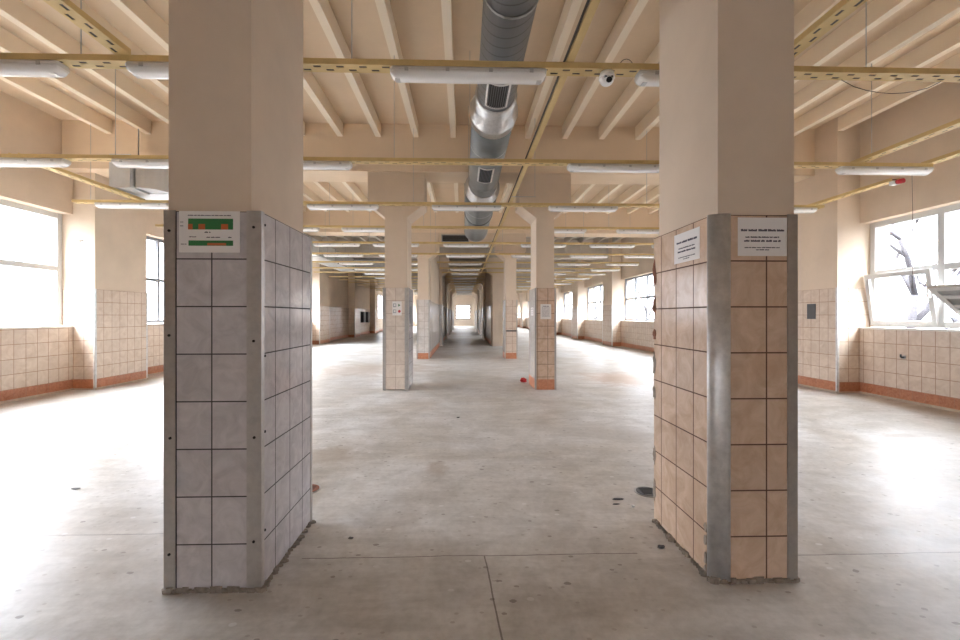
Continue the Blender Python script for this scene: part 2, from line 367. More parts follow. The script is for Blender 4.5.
def wall(s, name, xp, xn, xw, xo, pils, y_end, sill, lintel, ztr, niches, tile_from=None):
    """one long side wall: pilasters (y0, y1), niches between them; niches[i] = (style, panes, opened) or None for a blind wall"""
    w = MB(); t = MB(); sk = MB(); cv = MB(); gd = []
    prev = Y0
    segs = []
    for p in pils: segs.append((prev, p[0])); prev = p[1]
    segs.append((prev, y_end))
    e = .012
    def clad(x_in, x_out, ya, yb, ztop):
        t.box(x_in, x_out, ya, yb, 0.2, ztop, (x_in, ya, 0.2)); 
        sk.box(x_in - s * .003, x_out, ya - .001, yb + .001, 0.03, 0.2, (0, 0, -.03))
        cv.prism([(x_in - s * .025, 0), (x_in - s * .008, .034), (x_out, .034), (x_out, 0)], 'y', ya - .002, yb + .002)
    sills = []
    for i, (ya, yb) in enumerate(segs):
        nic = niches[i] if i < len(niches) else None
        if nic is None:
            w.box(s * xn, s * xo, ya, yb, 0, ZC)
            clad(s * (xn - e), s * xn, ya, yb, 1.95)
        else:
            w.box(s * xn, s * xo, ya, yb, 0, sill - .03); w.box(s * xn, s * xo, ya, yb, lintel, ZC)
            clad(s * (xn - e), s * xn, ya, yb, sill - .03)
            sills.append((ya, yb, nic))
    for (ya, yb) in pils:
        w.box(s * xp, s * xo, ya, yb, 0, ZC)
        clad(s * (xp - e), s * xp, ya - e, yb + e, 1.95)
        for (y1, y2) in ((ya - e, ya), (yb, yb + e)):
            t.box(s * xp, s * (xw - .04), y1, y2, 0.2, 1.95, (s * xp, 0, 0.2))
            sk.box(s * xp, s * (xn - .003), y1 - .003, y2 + .003, 0.03, 0.2, (0, 0, -.03))
    wo = struct(w.build(name, 'plaster'))
    to = t.build('tile_dado', 'tile_cream', wo)
    side = name.split('_')[1]
    b = struct(sk.build('baseboard_' + side, 'tile_terracotta')); cv.build('cove_strip', 'cove', b)
    for (ya, yb, nic) in sills:
        MB().box(s * (xn - .03), s * (xw - .035), ya + .013, yb - .013, sill - .03, sill).build('window_sill', 'sill', wo)
        window(s, xw, ya + .013, yb - .013, sill + .02, lintel, ztr, nic[1], nic[0], nic[2], nic[3] if len(nic) > 3 else None)
        portal(s * (xw + .10), ya, yb, sill, lintel, s)
    for (ya, yb) in pils:
        for yc, sg in ((ya - e, 1), (yb + e, -1)):
            g = MB(); x_ = s * (xp - e)
            g.box(x_ - s * .004, x_, yc - sg * .004, yc + sg * .035, 0.0, 1.96)
            g.box(x_ - s * .004, x_ + s * .035, yc - sg * .004, yc, 0.0, 1.96)
            g.build('corner_guard', 'bright_aluminium', wo)
    return wo

WW, WG = 'window_white', 'window_grey'
pil_l = [(2.0, 3.4), (8.5, 9.85), (14.9, 16.3), (21.5, 23.1), (28.4, 29.8), (34.9, 36.2)]
wall(-1, 'wall_left', 7.15, 7.57, 7.80, XL, pil_l, YE, 1.24, 3.40, 2.34,
     [None, (WW, 4, ()), (WG, 4, ()), (WG, 4, ()), None, None, (WG, 18, ())])  # long window in the last niche is added to brighten the far hall
pil_r = [(1.74 + 6 * k, 3.06 + 6 * k) for k in range(10)]
wall(1, 'wall_right', 6.95, 7.38, 7.60, XR, pil_r, YE, 1.22, 3.15, 2.21,
     [None, (WW, 4, ((3, 8), (1, 51)), (4.55, 6.13, 6.55))] + [(WG, 4, ())] * 8)
BX0, BX1, BZ0, BZ1 = -.85, .85, .95, 2.0  # unseen window added behind the camera to light the column fronts
struct(MB().box(-XL, BX0, Y0 - .2, Y0, 0, ZC).box(BX1, XR, Y0 - .2, Y0, 0, ZC).box(BX0, BX1, Y0 - .2, Y0, 0, BZ0).box(BX0, BX1, Y0 - .2, Y0, BZ1, ZC).build('wall_back', 'plaster'))
win_no[0] += 1
e = struct(bpy.data.objects.new('window_%d' % win_no[0], None)); COL.objects.link(e)  # the added back window, out of view
f = MB()
for z in (BZ0, BZ1 - .05): f.box(BX0, BX1, Y0 - .13, Y0 - .07, z, z + .05)
for x in (BX0, -.025, BX1 - .05): f.box(x, x + .05, Y0 - .13, Y0 - .07, BZ0, BZ1)
f.build('window_frame', WG, e)
MB().box(BX0 + .05, BX1 - .05, Y0 - .104, Y0 - .096, BZ0 + .05, BZ1 - .05).build('window_pane', 'glass', e)
lb = bpy.data.lights.new('window_portal', 'AREA'); lb.shape = 'RECTANGLE'; lb.size = BX1 - BX0; lb.size_y = BZ1 - BZ0; lb.cycles.is_portal = True
lo = bpy.data.objects.new('window_portal', lb); COL.objects.link(lo); lo.location = (0, Y0 - .19, (BZ0 + BZ1) / 2); lo.rotation_euler = (math.radians(90), 0, math.radians(180))

# end wall of the hall with its barred window
we = MB()
we.box(-XL, -1.0, YE, YE + .3, 0, ZC).box(1.0, XR, YE, YE + .3, 0, ZC).box(-1.0, 1.0, YE, YE + .3, 0, .95).box(-1.0, 1.0, YE, YE + .3, 2.95, ZC)
struct(we.build('wall_end', 'plaster'))
win_no[0] += 1
e = struct(bpy.data.objects.new('window_%d' % win_no[0], None)); COL.objects.link(e)
f = MB()
for z in (.95, 1.42, 1.93, 2.42, 2.89): f.box(-1, 1, YE + .1, YE + .16, z, z + .15)
for x in (-1, .94): f.box(x, x + .06, YE + .1, YE + .16, .95, 2.95)
f.build('window_frame', 'dark', e)
MB().box(-.94, .94, YE + .125, YE + .133, 1.0, 2.9).build('window_pane', 'glass', e)

# inner partitions that make the far corridor
def partition(side, x0, x1, spans, face):
    w = MB(); t = MB(); k = MB()
    for a, b in spans:
        w.box(x0, x1, a, b, 0, ZB)
        for xf, sg in ((x0, -1), (x1, 1)):
            t.box(xf, xf + sg * .012, a, b, .2, 1.95, (0, a, .2)); k.box(xf, xf + sg * .015, a, b, 0, .2)
    o = struct(w.build('wall_' + side, 'plaster')); t.build('tile_dado', 'tile_pale', o); k.build('skirting', 'tile_terracotta', o)
partition('corridor_left', -1.52, -1.13, [(15.0, 20.24), (21.01, 26.24), (27.01, 32.24), (33.01, 38.24), (45.01, 50.24)], 1)
partition('corridor_right', 1.38, 1.78, [(21.01, 26.24), (33.01, 38.24), (45.01, 49.0)], -1)

# yard outside
struct(MB().box(-60, -XL - .02, -40, 90, -1.2, -1.0).build('ground_outside', 'outground'))
struct(MB().box(XR + .02, 60, -40, 90, -1.2, -1.0).build('ground_outside', 'outground'))

# ------------------------------------------------------------------ columns
def haunch(x0, x1, yb, parent):
    o = .30
    MB().prism([(x0 + .03, 3.34), (x1 - .03, 3.34), (x1 + o, 3.60), (x1 + o, ZB - .002), (x0 - o, ZB - .002), (x0 - o, 3.60)], 'y', .035, .68).build('haunch', 'plaster', parent)
def column(x0, x1, yb, label, front, side, base, guards='flat', depth=.74, group='tiled columns of the hall', fo=None, so=0.0, shaft=(.03, .03, .03), hau=True):
    r = thing('column', label, 'column', (0, yb, 0), group)
    i = .03
    MB().box(x0 + shaft[0], x1 - shaft[1], shaft[2], depth - (i if hau else .006), 0.02, ZB - .002).build('shaft', 'plaster', r)
    zt = 1.972
    z0 = .2 if base else 0.02
    # cladding: four slabs, the front and back with their own tile spacing
    f0 = x0 + (.057 if fo is None else fo)
    rc = .09 if guards == 'round' else 0.0
    MB().box(x0 + rc, x1, 0, i, z0, zt, (f0, 0, 0)).box(x0, x1, depth - i, depth, z0, zt, (f0, 0, 0)).build('front_tiling', front, r)
    MB().box(x0, x0 + i, (.042 if rc else i), depth - i, z0, zt, (0, so, 0)).box(x1 - i, x1, i, depth - i, z0, zt, (0, so, 0)).build('side_tiling', side, r)
    if base:
        MB().box(x0 - .002, x1 + .002, -.002, depth + .002, .0, .2, (f0, 0, -.1)).build('skirting', 'tile_terracotta', r)
    if hau: haunch(x0, x1, yb, r)
    def angle(xc, yc, sx, sy, wf, ws):
        g = MB(); k = .004
        g.box(xc - sx * k, xc + sx * wf, yc - sy * k, yc, 0.0, zt + .004)
        g.box(xc - sx * k, xc, yc, yc + sy * ws, 0.0, zt + .004)
        g.build('corner_guard', 'aluminium', r)
    if guards == 'flat':
        angle(x0, 0, 1, 1, .055, .04); angle(x1, 0, -1, 1, .072, .03); angle(x0, depth, 1, -1, .04, .03); angle(x1, depth, -1, -1, .04, .025)
    elif guards == 'round':
        pts = []; RX_, RY_ = .10, .050; cx, cyy = x0 + RX_ - .006, RY_ - .008
        for k in range(13):
            a = math.pi + k / 12 * math.pi / 2; pts.append((cx + RX_ * math.cos(a), cyy + RY_ * math.sin(a)))
        pts += [(cx, -.001), (x0 + .031, .031), (x0 - .001, cyy)]
        g = MB(); g.prism(pts, 'z', 0.0, zt + .006)
        for fc in g.bm.faces:
            if abs(fc.normal.z) < .5: fc.smooth = True
        g.build('corner_guard', 'bright_aluminium', r)
        angle(x1, 0, -1, 1, .052, .03)
        angle(x1, depth, -1, -1, .04, .03)
    else:
        angle(x0, 0, 1, 1, .03, .03); angle(x1, 0, -1, 1, .03, .03); angle(x1, depth, -1, -1, .03, .03)
    return r
LX0, LX1, RX0, RX1 = -1.54, -1.05, 1.335, 1.795
c1 = column(LX0, LX1, 2.25, 'nearest column, clad in grey marbled tiles with a green and orange chart on it', 'tile_grey', 'tile_grey_side', False, 'flat', so=.17, shaft=(.012, .055, .010), hau=False)
def scr(parent, x, y, z, nx, ny):
    b = MB(); p = Vector((x, y, z)); nrm = Vector((nx, ny, 0))
    b.tube([p, p + nrm * .006], .007, 8); b.build('screw', 'black', parent)
for x, z in ((-1.515, 1.87), (-1.515, 1.33), (-1.51, .80), (-1.515, .20), (-1.085, 1.89), (-1.085, 1.30), (-1.082, .80), (-1.085, .26)): scr(c1, x, -.003, z, 0, -1)
for z in (1.91, 1.22, .82, .30): scr(c1, -1.049, .035, z, 1, 0)
# crumbled mortar along the foot
def rubble(parent, x0, x1, y0, y1, n, seed):
    rnd = random.Random(seed); b = MB()
    per = [((x0, y0), (x1, y0)), ((x1, y0), (x1, y1)), ((x0, y0), (x0, y1))]
    for (a, c) in per:
        for k in range(n):
            t_ = (k + rnd.random()) / n; x = a[0] + (c[0] - a[0]) * t_; y = a[1] + (c[1] - a[1]) * t_
            w, h = .012 + .02 * rnd.random(), .010 + .022 * rnd.random()
            pts = [(x + w * math.cos(q) * (.7 + .5 * rnd.random()), y + w * .6 * math.sin(q) * (.7 + .5 * rnd.random())) for q in [i * math.pi / 3 for i in range(6)]]
            b.prism(pts, 'z', 0.0, h)
    b.build('crumbled_mortar', 'mortar', parent)['kind'] = 'stuff'
rubble(c1, LX0, LX1, 0, .74, 22, 3)
c2 = column(RX0, RX1, 2.25, 'nearest column, clad in peach tiles with two white notices and a rounded steel corner', 'tile_peach', 'tile_peach', False, 'round', fo=.095, so=.19, shaft=(.035, .006, .010), hau=False, depth=.70)
rubble(c2, RX0, RX1, 0, .70, 22, 5)
rnd = random.Random(11)
for k, (z, h) in enumerate(((1.72, .20), (1.50, .12), (1.10, .17), (.90, .09), (.46, .12), (.22, .14), (1.30, .07))):
    b = MB(); pts = []
    for i in range(14):
        a = i / 14 * 2 * math.pi; pts.append((.69 + .022 * math.cos(a) * (.5 + .9 * rnd.random()), z + h / 2 * math.sin(a) * (.6 + .6 * rnd.random())))
    b.prism(pts, 'x', RX0 - .004, RX0 + .03); b.build('exposed_brick', 'rust' if k in (0, 1, 6) else 'mortar', c2)
# chipped tile edge at the foot of the rounded corner
for z, dz in ((.10, .06), (.20, .05), (.27, .05), (.03, .05)):
    b = MB(); pts = [(.062 + .014 * math.cos(i) * (.6 + .7 * rnd.random()), z + dz * .6 * math.sin(i) * (.7 + .5 * rnd.random())) for i in [q * math.pi / 4 for q in range(8)]]
    b.prism(pts, 'x', RX0 - .006, RX0 + .005); b.build('chipped_edge', 'mortar', c2)
column(LX0, LX1, 8.25, 'beige-tiled column with a sticker of four small pictograms, second of its row', 'tile_ivory', 'tile_grey_side', False, 'flat')
column(RX0 + .06, RX1 + .01, 8.25, 'tiled column with a white typed notice and terracotta foot beside the red scrap', 'tile_peach', 'tile_pale', True, 'thin', fo=.05)
column(LX0, -1.12, 14.25, 'pale-tiled column at the start of the corridor partition, third in the pictogram column row', 'tile_pale', 'tile_pale', True, 'thin')
column(RX0 + .06, RX1 + .02, 14.25, 'peach-tiled column with a dark bracket across it and terracotta foot', 'tile_cream', 'tile_pale', True, 'thin')
ordn = {4: 'fourth', 5: 'fifth', 6: 'sixth', 7: 'seventh', 8: 'eighth'}
for k in range(3, 8):
    y = 2.25 + 6 * k
    column(-1.55, -.98, y, 'pale-tiled corridor column on the pictogram side, %s from the front' % ordn[k + 1], 'tile_pale', 'tile_pale', False, 'thin', group='far corridor columns')
    if k == 3:
        r = thing('column', 'plain plastered column without tiles on the notice side of the corridor', 'column', (0, y, 0), 'far corridor columns')
        MB().box(1.40, 1.93, 0, .75, 0, ZB - .002).build('shaft', 'plaster', r); haunch(1.40, 1.93, y, r)
    else: column(1.22, 1.80, y, 'pale-tiled corridor column on the notice side, %s from the front' % ordn[k + 1], 'tile_pale', 'tile_pale', False, 'thin', group='far corridor columns')

# ------------------------------------------------------------------ cable trays
ZT = 3.455
def tray_mesh(length):
    """perforated channel along X: slotted floor and two side flanges"""
    b = MB(); p = .185; W_ = .12
    xs = []; n = round(length / p)
    for i in range(n): xs += [i * p, i * p + .062, i * p + .0925, i * p + .1545]
    xs.append(n * p); ys = [-.06, -.036, -.012, .012, .036, .06]
    V = [[b.bm.verts.new((x, y, 0)) for y in ys] for x in xs]
    for i in range(len(xs) - 1):
        for j in range(5):
            if (j == 1 and i % 4 == 0) or (j == 3 and i % 4 == 2): continue
            b.face([V[i][j], V[i + 1][j], V[i + 1][j + 1], V[i][j + 1]])
    for yy, j in ((-.06, 0), (.06, 5)):
        a, c = V[0][j], V[-1][j]
        t0 = b.bm.verts.new((a.co.x, yy, .045)); t1 = b.bm.verts.new((c.co.x, yy, .045))
        b.face([a, c, t1, t0] if j == 0 else [c, a, t0, t1])
    return b, n * p
trays = {}
def solid(o, th=.003):
    md = o.modifiers.new('thickness', 'SOLIDIFY'); md.thickness = th; md.offset = 0; return o
mesh_cache = {}
def tray(x0, x1, y, label, along='x', z=ZT, rods=True, y1=None, width=1.0):
    L = (x1 - x0) if along == 'x' else (y1 - y)
    r = thing('cable_tray', label, 'cable tray', (x0, y, z), 'perforated cable trays')
    key = round(L, 2)
    if key not in mesh_cache:
        b, n = tray_mesh(L); o = b.build('channel', 'tray', r); solid(o); mesh_cache[key] = o
    else:
        o = mesh_cache[key].copy(); COL.objects.link(o); o.parent = r
    kb = (key, 'bed')
    if kb not in mesh_cache: mesh_cache[kb] = MB().box(.02, round(key / .185) * .185 - .02, -.052, .052, .006, .022).build('cable_bed', 'cable', r); bo = mesh_cache[kb]
    else: bo = mesh_cache[kb].copy(); COL.objects.link(bo); bo.parent = r
    if along == 'y': bo.rotation_euler = (0, 0, math.radians(90))
    if along == 'y': o.rotation_euler = (0, 0, math.radians(90))
    if rods:
        ks = (() if along != 'x' else (0,) if L < 2.5 else (-9, -6, -4, -1, 5, 8))
        for k in ks:
            x = -.19 + .72 * k
            if x0 < x < x1:
                MB().tube([(x - x0, 0, .0), (x - x0, 0, ZJ - z + .002)], .004, 6).build('hanger_rod', 'steel', r)
    return r
rows = [3.52, 5.67, 7.84, 9.9, 12.0, 14.1, 16.3, 18.3, 20.1, 22.4, 24.3, 26.1, 28.4, 30.3, 32.1, 34.4, 36.3]
words = ['nearest', 'second', 'third', 'fourth', 'fifth', 'sixth', 'seventh', 'eighth', 'ninth', 'tenth', 'eleventh', 'twelfth', 'thirteenth', 'fourteenth', 'fifteenth', 'sixteenth', 'seventeenth']
for i, y in enumerate(rows):
    base = '%s yellow cream perforated cable tray crossing the hall' % words[i]
    if y < 15: tray(-6.95, 6.4 if i == 1 else 6.8, y, base)
    else:
        tray(-6.95, -1.6, y, '%s yellow cream cable tray from the front, in the bay beside the sheet metal duct' % words[i])
        if y < 20.2: tray(-1.0, 6.8, y, base)
        else:
            tray(-.9, 1.1, y, '%s yellow cream cable tray from the front, spanning the dim corridor' % words[i])
            tray(2.0, 6.8, y, '%s yellow cream cable tray from the front, in the bay with grey windows' % words[i])
ZU = ZT + .05
tray(-2.70, 0, -0.6, 'lengthwise perforated cable tray over the chart column bay, ending at the nearest tray', 'y', ZU, True, 3.5)
tray(2.60, 0, -0.6, 'lengthwise perforated cable tray beyond the peach column, ending at the nearest tray', 'y', ZU, True, 3.5)
tray(-5.83, 0, 5.7, 'short lengthwise cable tray between second and third trays near the white window', 'y', ZU, True, 7.86)
tray(5.38, 0, 3.50, 'lengthwise cable tray between nearest and second trays above the tilted sash window', 'y', ZU, True, 5.73)
tray(6.38, 0, 3.50, 'lengthwise cable tray closest to the tilted sash window wall', 'y', ZU, True, 5.73)
rt = tray(6.62, 0, 6.35, 'lengthwise cable tray stub with a red plug at its end', 'y', ZU, True, 8.0)
sp = thing('red_plug', 'red round industrial plug socket on the end of the cable tray stub', 'plug', (6.62, 6.33, ZU - .03))
MB().tube([(0, 0, 0), (0, -.09, -.008)], .036, 14).build('plug_body', 'red', sp)
MB().box(-.04, .04, 0, .09, -.035, .024).build('mounting_box', 'white_plastic', sp)
# long narrow yellow duct running away over the aisle
nt_ = thing('cable_channel', 'long narrow yellow cable channel running lengthwise beside the round duct', 'cable channel', (.875, -3.0, ZU + .002))
MB().box(-.03, .03, 0, 33.5, 0, .04).build('channel', 'tray', nt_)
MB().tube([(-.045, 0, .012), (-.045, 33.5, .012)], .009, 6).build('cable', 'cable', nt_)
for yy in (1.0, 10.4, 16.5):
    MB().tube([(.375, yy, .0), (.375, yy, ZJ - ZU)], .004, 6).build('hanger_rod', 'steel', nt_)
    MB().box(-.03, .39, yy - .012, yy + .012, -.006, 0).build('hanger_bracket', 'steel', nt_)

# ------------------------------------------------------------------ fluorescent battens
def make_lamp():
    r = thing('fluorescent_batten', '-', 'ceiling light', (0, 0, 0), 'white fluorescent battens under the trays')
    Ln = 1.27
    def loft(secs, name, m, smooth=True):
        b = MB(); rings = []
        for x, sw, prof in secs: rings.append([b.bm.verts.new((x, yy * sw, zz)) for yy, zz in prof])
        for a, c in zip(rings, rings[1:]):
            for i in range(len(a)): j = (i + 1) % len(a); f = b.bm.faces.new((a[i], a[j], c[j], c[i])); f.smooth = smooth
        b.bm.faces.new(rings[0][::-1]); b.bm.faces.new(rings[-1])
        return b.build(name, m, r)
    def dif(sc): return [(.07, -.035), (.068, -.050), (.058, -.052 - .026 * sc), (.036, -.052 - .038 * sc), (-.036, -.052 - .038 * sc), (-.058, -.052 - .026 * sc), (-.068, -.050), (-.07, -.035)]
    loft([(0.0, .70, dif(.1)), (.018, .90, dif(.55)), (.05, 1, dif(1)), (Ln - .05, 1, dif(1)), (Ln - .018, .90, dif(.55)), (Ln, .70, dif(.1))], 'diffuser', 'diffuser')
    hp = [(.055, 0), (.074, -.022), (.074, -.036), (-.074, -.036), (-.074, -.022), (-.055, 0)]
    loft([(.0, .8, hp), (.02, 1, hp), (Ln - .02, 1, hp), (Ln, .8, hp)], 'housing', 'lamp_body', False)
    for x in (.12, .45, .80, 1.13):
        for sy in (-1, 1): MB().box(x, x + .03, sy * .071, sy * .079, -.048, -.022).build('clip', 'steel', r)
    for x in (.035, Ln - .075): MB().box(x, x + .04, -.03, .03, -.0915, -.0885).build('tube_holder', 'steel', r)
    return r
lamp = make_lamp()
lay = {0: (-4.48, -2.68, -.59, 1.45), 1: (-6.39, -4.52, -2.74, 1.40, 5.11), 2: (-6.56, -4.6, -2.82, -.57, 1.58, 5.34), 3: (-4.58, -2.78, 1.6, 3.6),
       4: (-4.15, -2.51, -.55, 1.63, 3.59, 5.37), 5: (-4.55, -2.76, -.56, 1.6, 3.55, 5.37), 6: (-4.68, -2.95, -.56, 3.61, 5.49), 7: (-4.6, -2.95, -.56, 1.9, 5.5),
       8: (-4.6, -.56, 3.6, 5.49), 9: (-4.6, -.56, 3.6, 5.4), 10: (-.56, 3.6), 11: (-4.6, -.56, 5.4), 12: (-.56, 3.6), 13: (-.56,), 14: (-.56, 3.6), 15: (-.56,), 16: (-.56,)}
first = True
for i, xs in lay.items():
    for k, x in enumerate(xs):
        wk = ['leftmost', 'second from left', 'third from left', 'fourth from left', 'fifth from left', 'sixth from left'][k]
        lab = 'white fluorescent batten under the %s cross tray, %s on it' % (words[i], wk) if len(xs) > 1 else 'only white fluorescent batten under the %s cross tray' % words[i]
        loc = (x, rows[i], ZT - .002)
        if first: lamp.location = loc; lamp['label'] = lab; first = False
        else: dup(lamp, loc, lab)

# ------------------------------------------------------------------ round ventilation duct
DX, DZ, DR = .366, 3.88, .21
du = thing('round_duct', 'round grey spiral ventilation duct hanging lengthwise over the aisle', 'duct', (DX, 0, DZ))
def cyl(y0, y1, r0, r1=None, name='duct_run', m='duct', seg=40, prof=None):
    b = MB(); prof = prof or [(y0, r0), (y1, r1 or r0)]
    b.tube([(0, y, 0) for y, _ in prof], [r for _, r in prof], seg)
    return b.build(name, m, du)
R2, R3 = .265, .32
cyl(-3.2, 4.72, DR); cyl(5.22, 7.92, R2, m='duct_plain'); cyl(8.2, 12.2, R3, m='duct_plain')
cyl(0, 0, 0, name='collar', m='foil', prof=[(4.68, DR + .002), (4.70, DR + .022), (4.84, DR + .026), (4.86, DR + .034), (4.89, DR + .030), (5.05, R2 + .018), (5.08, R2 + .028), (5.11, R2 + .020), (5.24, R2 + .016), (5.26, R2 + .001)])
cyl(0, 0, 0, name='collar', m='foil', prof=[(7.88, R2 + .002), (7.90, R2 + .016), (7.98, R2 + .016), (8.12, R3 + .012), (8.22, R3 + .012), (8.24, R3 + .001)])
def ring(y, w=.04, m='foil', k=.02, r=DR): cyl(0, 0, 0, name='joint_ring', m=m, prof=[(y, r + .001), (y + .005, r + k), (y + w - .005, r + k), (y + w, r + .001)])
ring(2.76, .05); ring(10.0, .09, 'dark', .012, R3); ring(12.12, .08, 'galv', .014, R3); ring(1.1, .05)
def grille(y0, y1, ang=-.07, DR=DR):
    n = MB(); hw = .12
    def P(t, r): return Vector((r * math.sin(t), 0, -r * math.cos(t)))
    def patch(b, t0, t1, ya, yb, r0, r1, seg=6):
        for k in range(seg):
            a, c = t0 + (t1 - t0) * k / seg, t0 + (t1 - t0) * (k + 1) / seg
            vs = []
            for rr in (r0, r1):
                for t_, y in ((a, ya), (c, ya), (c, yb), (a, yb)): q = P(t_, rr); vs.append(b.bm.verts.new((q.x, y, q.z)))
            for q in ((0, 1, 2, 3), (7, 6, 5, 4), (0, 4, 5, 1), (1, 5, 6, 2), (2, 6, 7, 3), (3, 7, 4, 0)): b.bm.faces.new([vs[i] for i in q])
    T = hw / DR
    g = MB(); w = .02
    for (a, c, ya, yb) in ((-T, T, y0, y0 + w), (-T, T, y1 - w, y1), (-T, -T + .09, y0 + w, y1 - w), (T - .09, T, y0 + w, y1 - w)): patch(g, a + ang, c + ang, ya, yb, DR - .001, DR + .012)
    go = g.build('grille', 'bright_aluminium', du)
    bk = MB(); patch(bk, -T + .09 + ang, T - .09 + ang, y0 + w, y1 - w, DR - .001, DR + .003, 8); bk.build('dark_opening', 'black', go)
    ns = 9
    sl = MB()
    for k in range(ns):
        t_ = -T + .09 + (2 * T - .18) * (k + .5) / ns + ang; patch(sl, t_ - .018, t_ + .018, y0 + w, y1 - w, DR + .003, DR + .010, 1)
    sl.build('slats', 'dark', go)
grille(4.12, 4.60); grille(6.35, 7.0, -.07, R2)
for y, DR_ in ((.4, DR), (3.2, DR), (5.95, R2), (7.5, R2), (9.3, R3), (11.0, R3), (12.0, R3)):
    b = MB()
    pts = [((DR_ + .006) * math.sin(a), y, -(DR_ + .006) * math.cos(a)) for a in [math.pi * (k / 12 - .5) * 1.0 for k in range(13)]]
    for p, q in zip(pts, pts[1:]):
        b.bm.faces.new([b.bm.verts.new(v) for v in ((p[0], y - .012, p[2]), (p[0], y + .012, p[2]), (q[0], y + .012, q[2]), (q[0], y - .012, q[2]))])
    for sx in (-1, 1): b.box(sx * DR_ - .002 + sx * .006, sx * DR_ + .002 + sx * .006, y - .012, y + .012, 0, ZC - DZ - .001)
    solid(b.build('hanger_strap', 'galv', du), .002)

# sheet metal duct on the window side
rd = thing('sheet_metal_duct', 'rectangular sheet metal duct hanging lengthwise near the white window wall', 'duct', (-5.55, 0, 0))
MB().box(-.40, .35, 7.75, 21.4, 3.60, 4.14).build('duct_run', 'galv_pale', rd)
MB().box(-.36, -.02, 7.30, 7.75, 3.58, 4.14).build('inlet_box', 'galv_pale', rd)
el = []
for k in range(9): a = k / 8 * math.pi / 2; el.append((.0 + .36 * math.sin(a), 7.75 - .36 * math.cos(a)))
MB().prism(el + [(.0, 7.75)], 'z', 3.61, 4.10).build('curved_inlet', 'galv_pale', rd)
for y in (9.6, 11.5, 13.4, 15.6, 17.5, 19.4): MB().box(-.42, .37, y, y + .04, 3.58, 4.16).build('flange', 'galv', rd)
MB().box(.35, 2.3, 20.6, 21.4, 3.60, 4.14).build('cross_run', 'galv', rd)
for y in (8.0, 10.5, 13.0, 16.5, 19.0):
    for x in (-.41, .355): MB().box(x, x + .005, y, y + .025, 3.60, ZC - .001).build('hanger_strap', 'galv', rd)

# deeper beam at the corridor mouth; its dark panel stands for shade beyond
struct(MB().box(-.80, 1.10, 14.29, 14.9, 3.84, ZB - .002).build('ceiling_beam_drop', 'plaster'))
vt = thing('shade_panel', 'dark slatted panel standing for the shade past the beam, behind the end of the round duct', 'panel', (-.26, 14.288, 4.02))
f = MB(); f.box(-.46, .46, -.03, 0, -.13, -.10).box(-.46, .46, -.03, 0, .10, .13).box(-.46, -.43, -.03, 0, -.10, .10).box(.43, .46, -.03, 0, -.10, .10); f.build('shade_panel_frame', 'galv', vt)
MB().box(-.43, .43, -.012, 0, -.10, .10).build('dark_opening', 'black', vt)
for k in range(4): MB().box(-.43, .43, -.025, -.014, -.085 + k * .047, -.070 + k * .047).build('shade_panel_slat', 'dark', vt)

# ------------------------------------------------------------------ notices and small fittings
def text_rows(parent, rows_, axis, name='printed_text', m='ink', seed=1):
    """rows of word-like marks: (centre, width, z, height) on the front of a sheet"""
    rn = random.Random(seed); b = MB()
    for c, w, z, h in rows_:
        u = c - w / 2
        while u < c + w / 2 - .004:
            wl_ = min(rn.uniform(.018, .05) * max(.6, h / .009), c + w / 2 - u)
            q = u
            while q < u + wl_ - .0015:          # letter-like strokes inside each word
                lw = h * rn.uniform(.35, .6); hh = h * rn.choice((.75, .75, 1.0, 1.0))
                if axis == 'y': b.box(q, q + lw * .8, -.0022, -.0012, z - h / 2, z - h / 2 + hh)
                else: b.box(-.0022, -.0012, q, q + lw * .8, z - h / 2, z - h / 2 + hh)
                q += lw
            u += wl_ + h * .6
    return b.build(name, m, parent)
n1 = thing('notice', 'laminated chart with green and orange bars on the grey-tiled column', 'notice', (-1.31, 2.2455, 1.865))
MB().box(-.155, .155, -.001, .0, -.107, .107).build('sheet', 'paper', n1)
g = MB(); g.box(-.108, .12, -.0022, -.0012, .030, .068).box(-.108, .12, -.0022, -.0012, .012, .030); g.build('green_bar', 'green_ink', n1)
for a, b_ in ((-.108, -.085), (-.055, -.022), (.060, .095)): MB().box(a, b_, -.0032, -.0024, .012, .040).build('orange_block', 'orange_ink', n1)
MB().box(-.106, .12, -.0022, -.0012, -.072, -.045).build('green_bar', 'green_ink', n1)
MB().box(-.01, .085, -.0032, -.0024, -.070, -.058).build('orange_block', 'orange_ink', n1)
text_rows(n1, [(0.0, .22, .085, .004), (-.01, .03, -.002, .006), (-.085, .035, -.026, .004), (.02, .07, -.028, .005), (.105, .02, -.028, .006), (-.13, .03, -.064, .003), (-.14, .018, .05, .003), (-.14, .018, .03, .003)], 'y', seed=2)
txt = lambda: [(0, .235, .035, .012), (0, .185, -.002, .007), (0, .20, -.022, .010), (0, .195, -.058, .005), (0, .07, -.070, .005)]
n2 = thing('notice', 'white printed notice facing the viewer on the peach-tiled column', 'notice', (1.605, 2.2475, 1.855))
MB().box(-.134, .134, -.001, .0, -.103, .103).build('sheet', 'paper', n2); text_rows(n2, txt(), 'y', seed=3)
n3 = thing('notice', 'white printed notice on the aisle side of the peach-tiled column', 'notice', (1.3335, 2.515, 1.845))
MB().box(-.001, .0, -.145, .145, -.09, .09).build('sheet', 'paper', n3); text_rows(n3, txt(), 'x', seed=4)
n4 = thing('notice', 'white sticker with four small pictograms on the second beige column', 'notice', (-1.27, 8.2475, 1.575))
MB().box(-.09, .09, -.001, 0, -.135, .135).build('sheet', 'paper', n4)
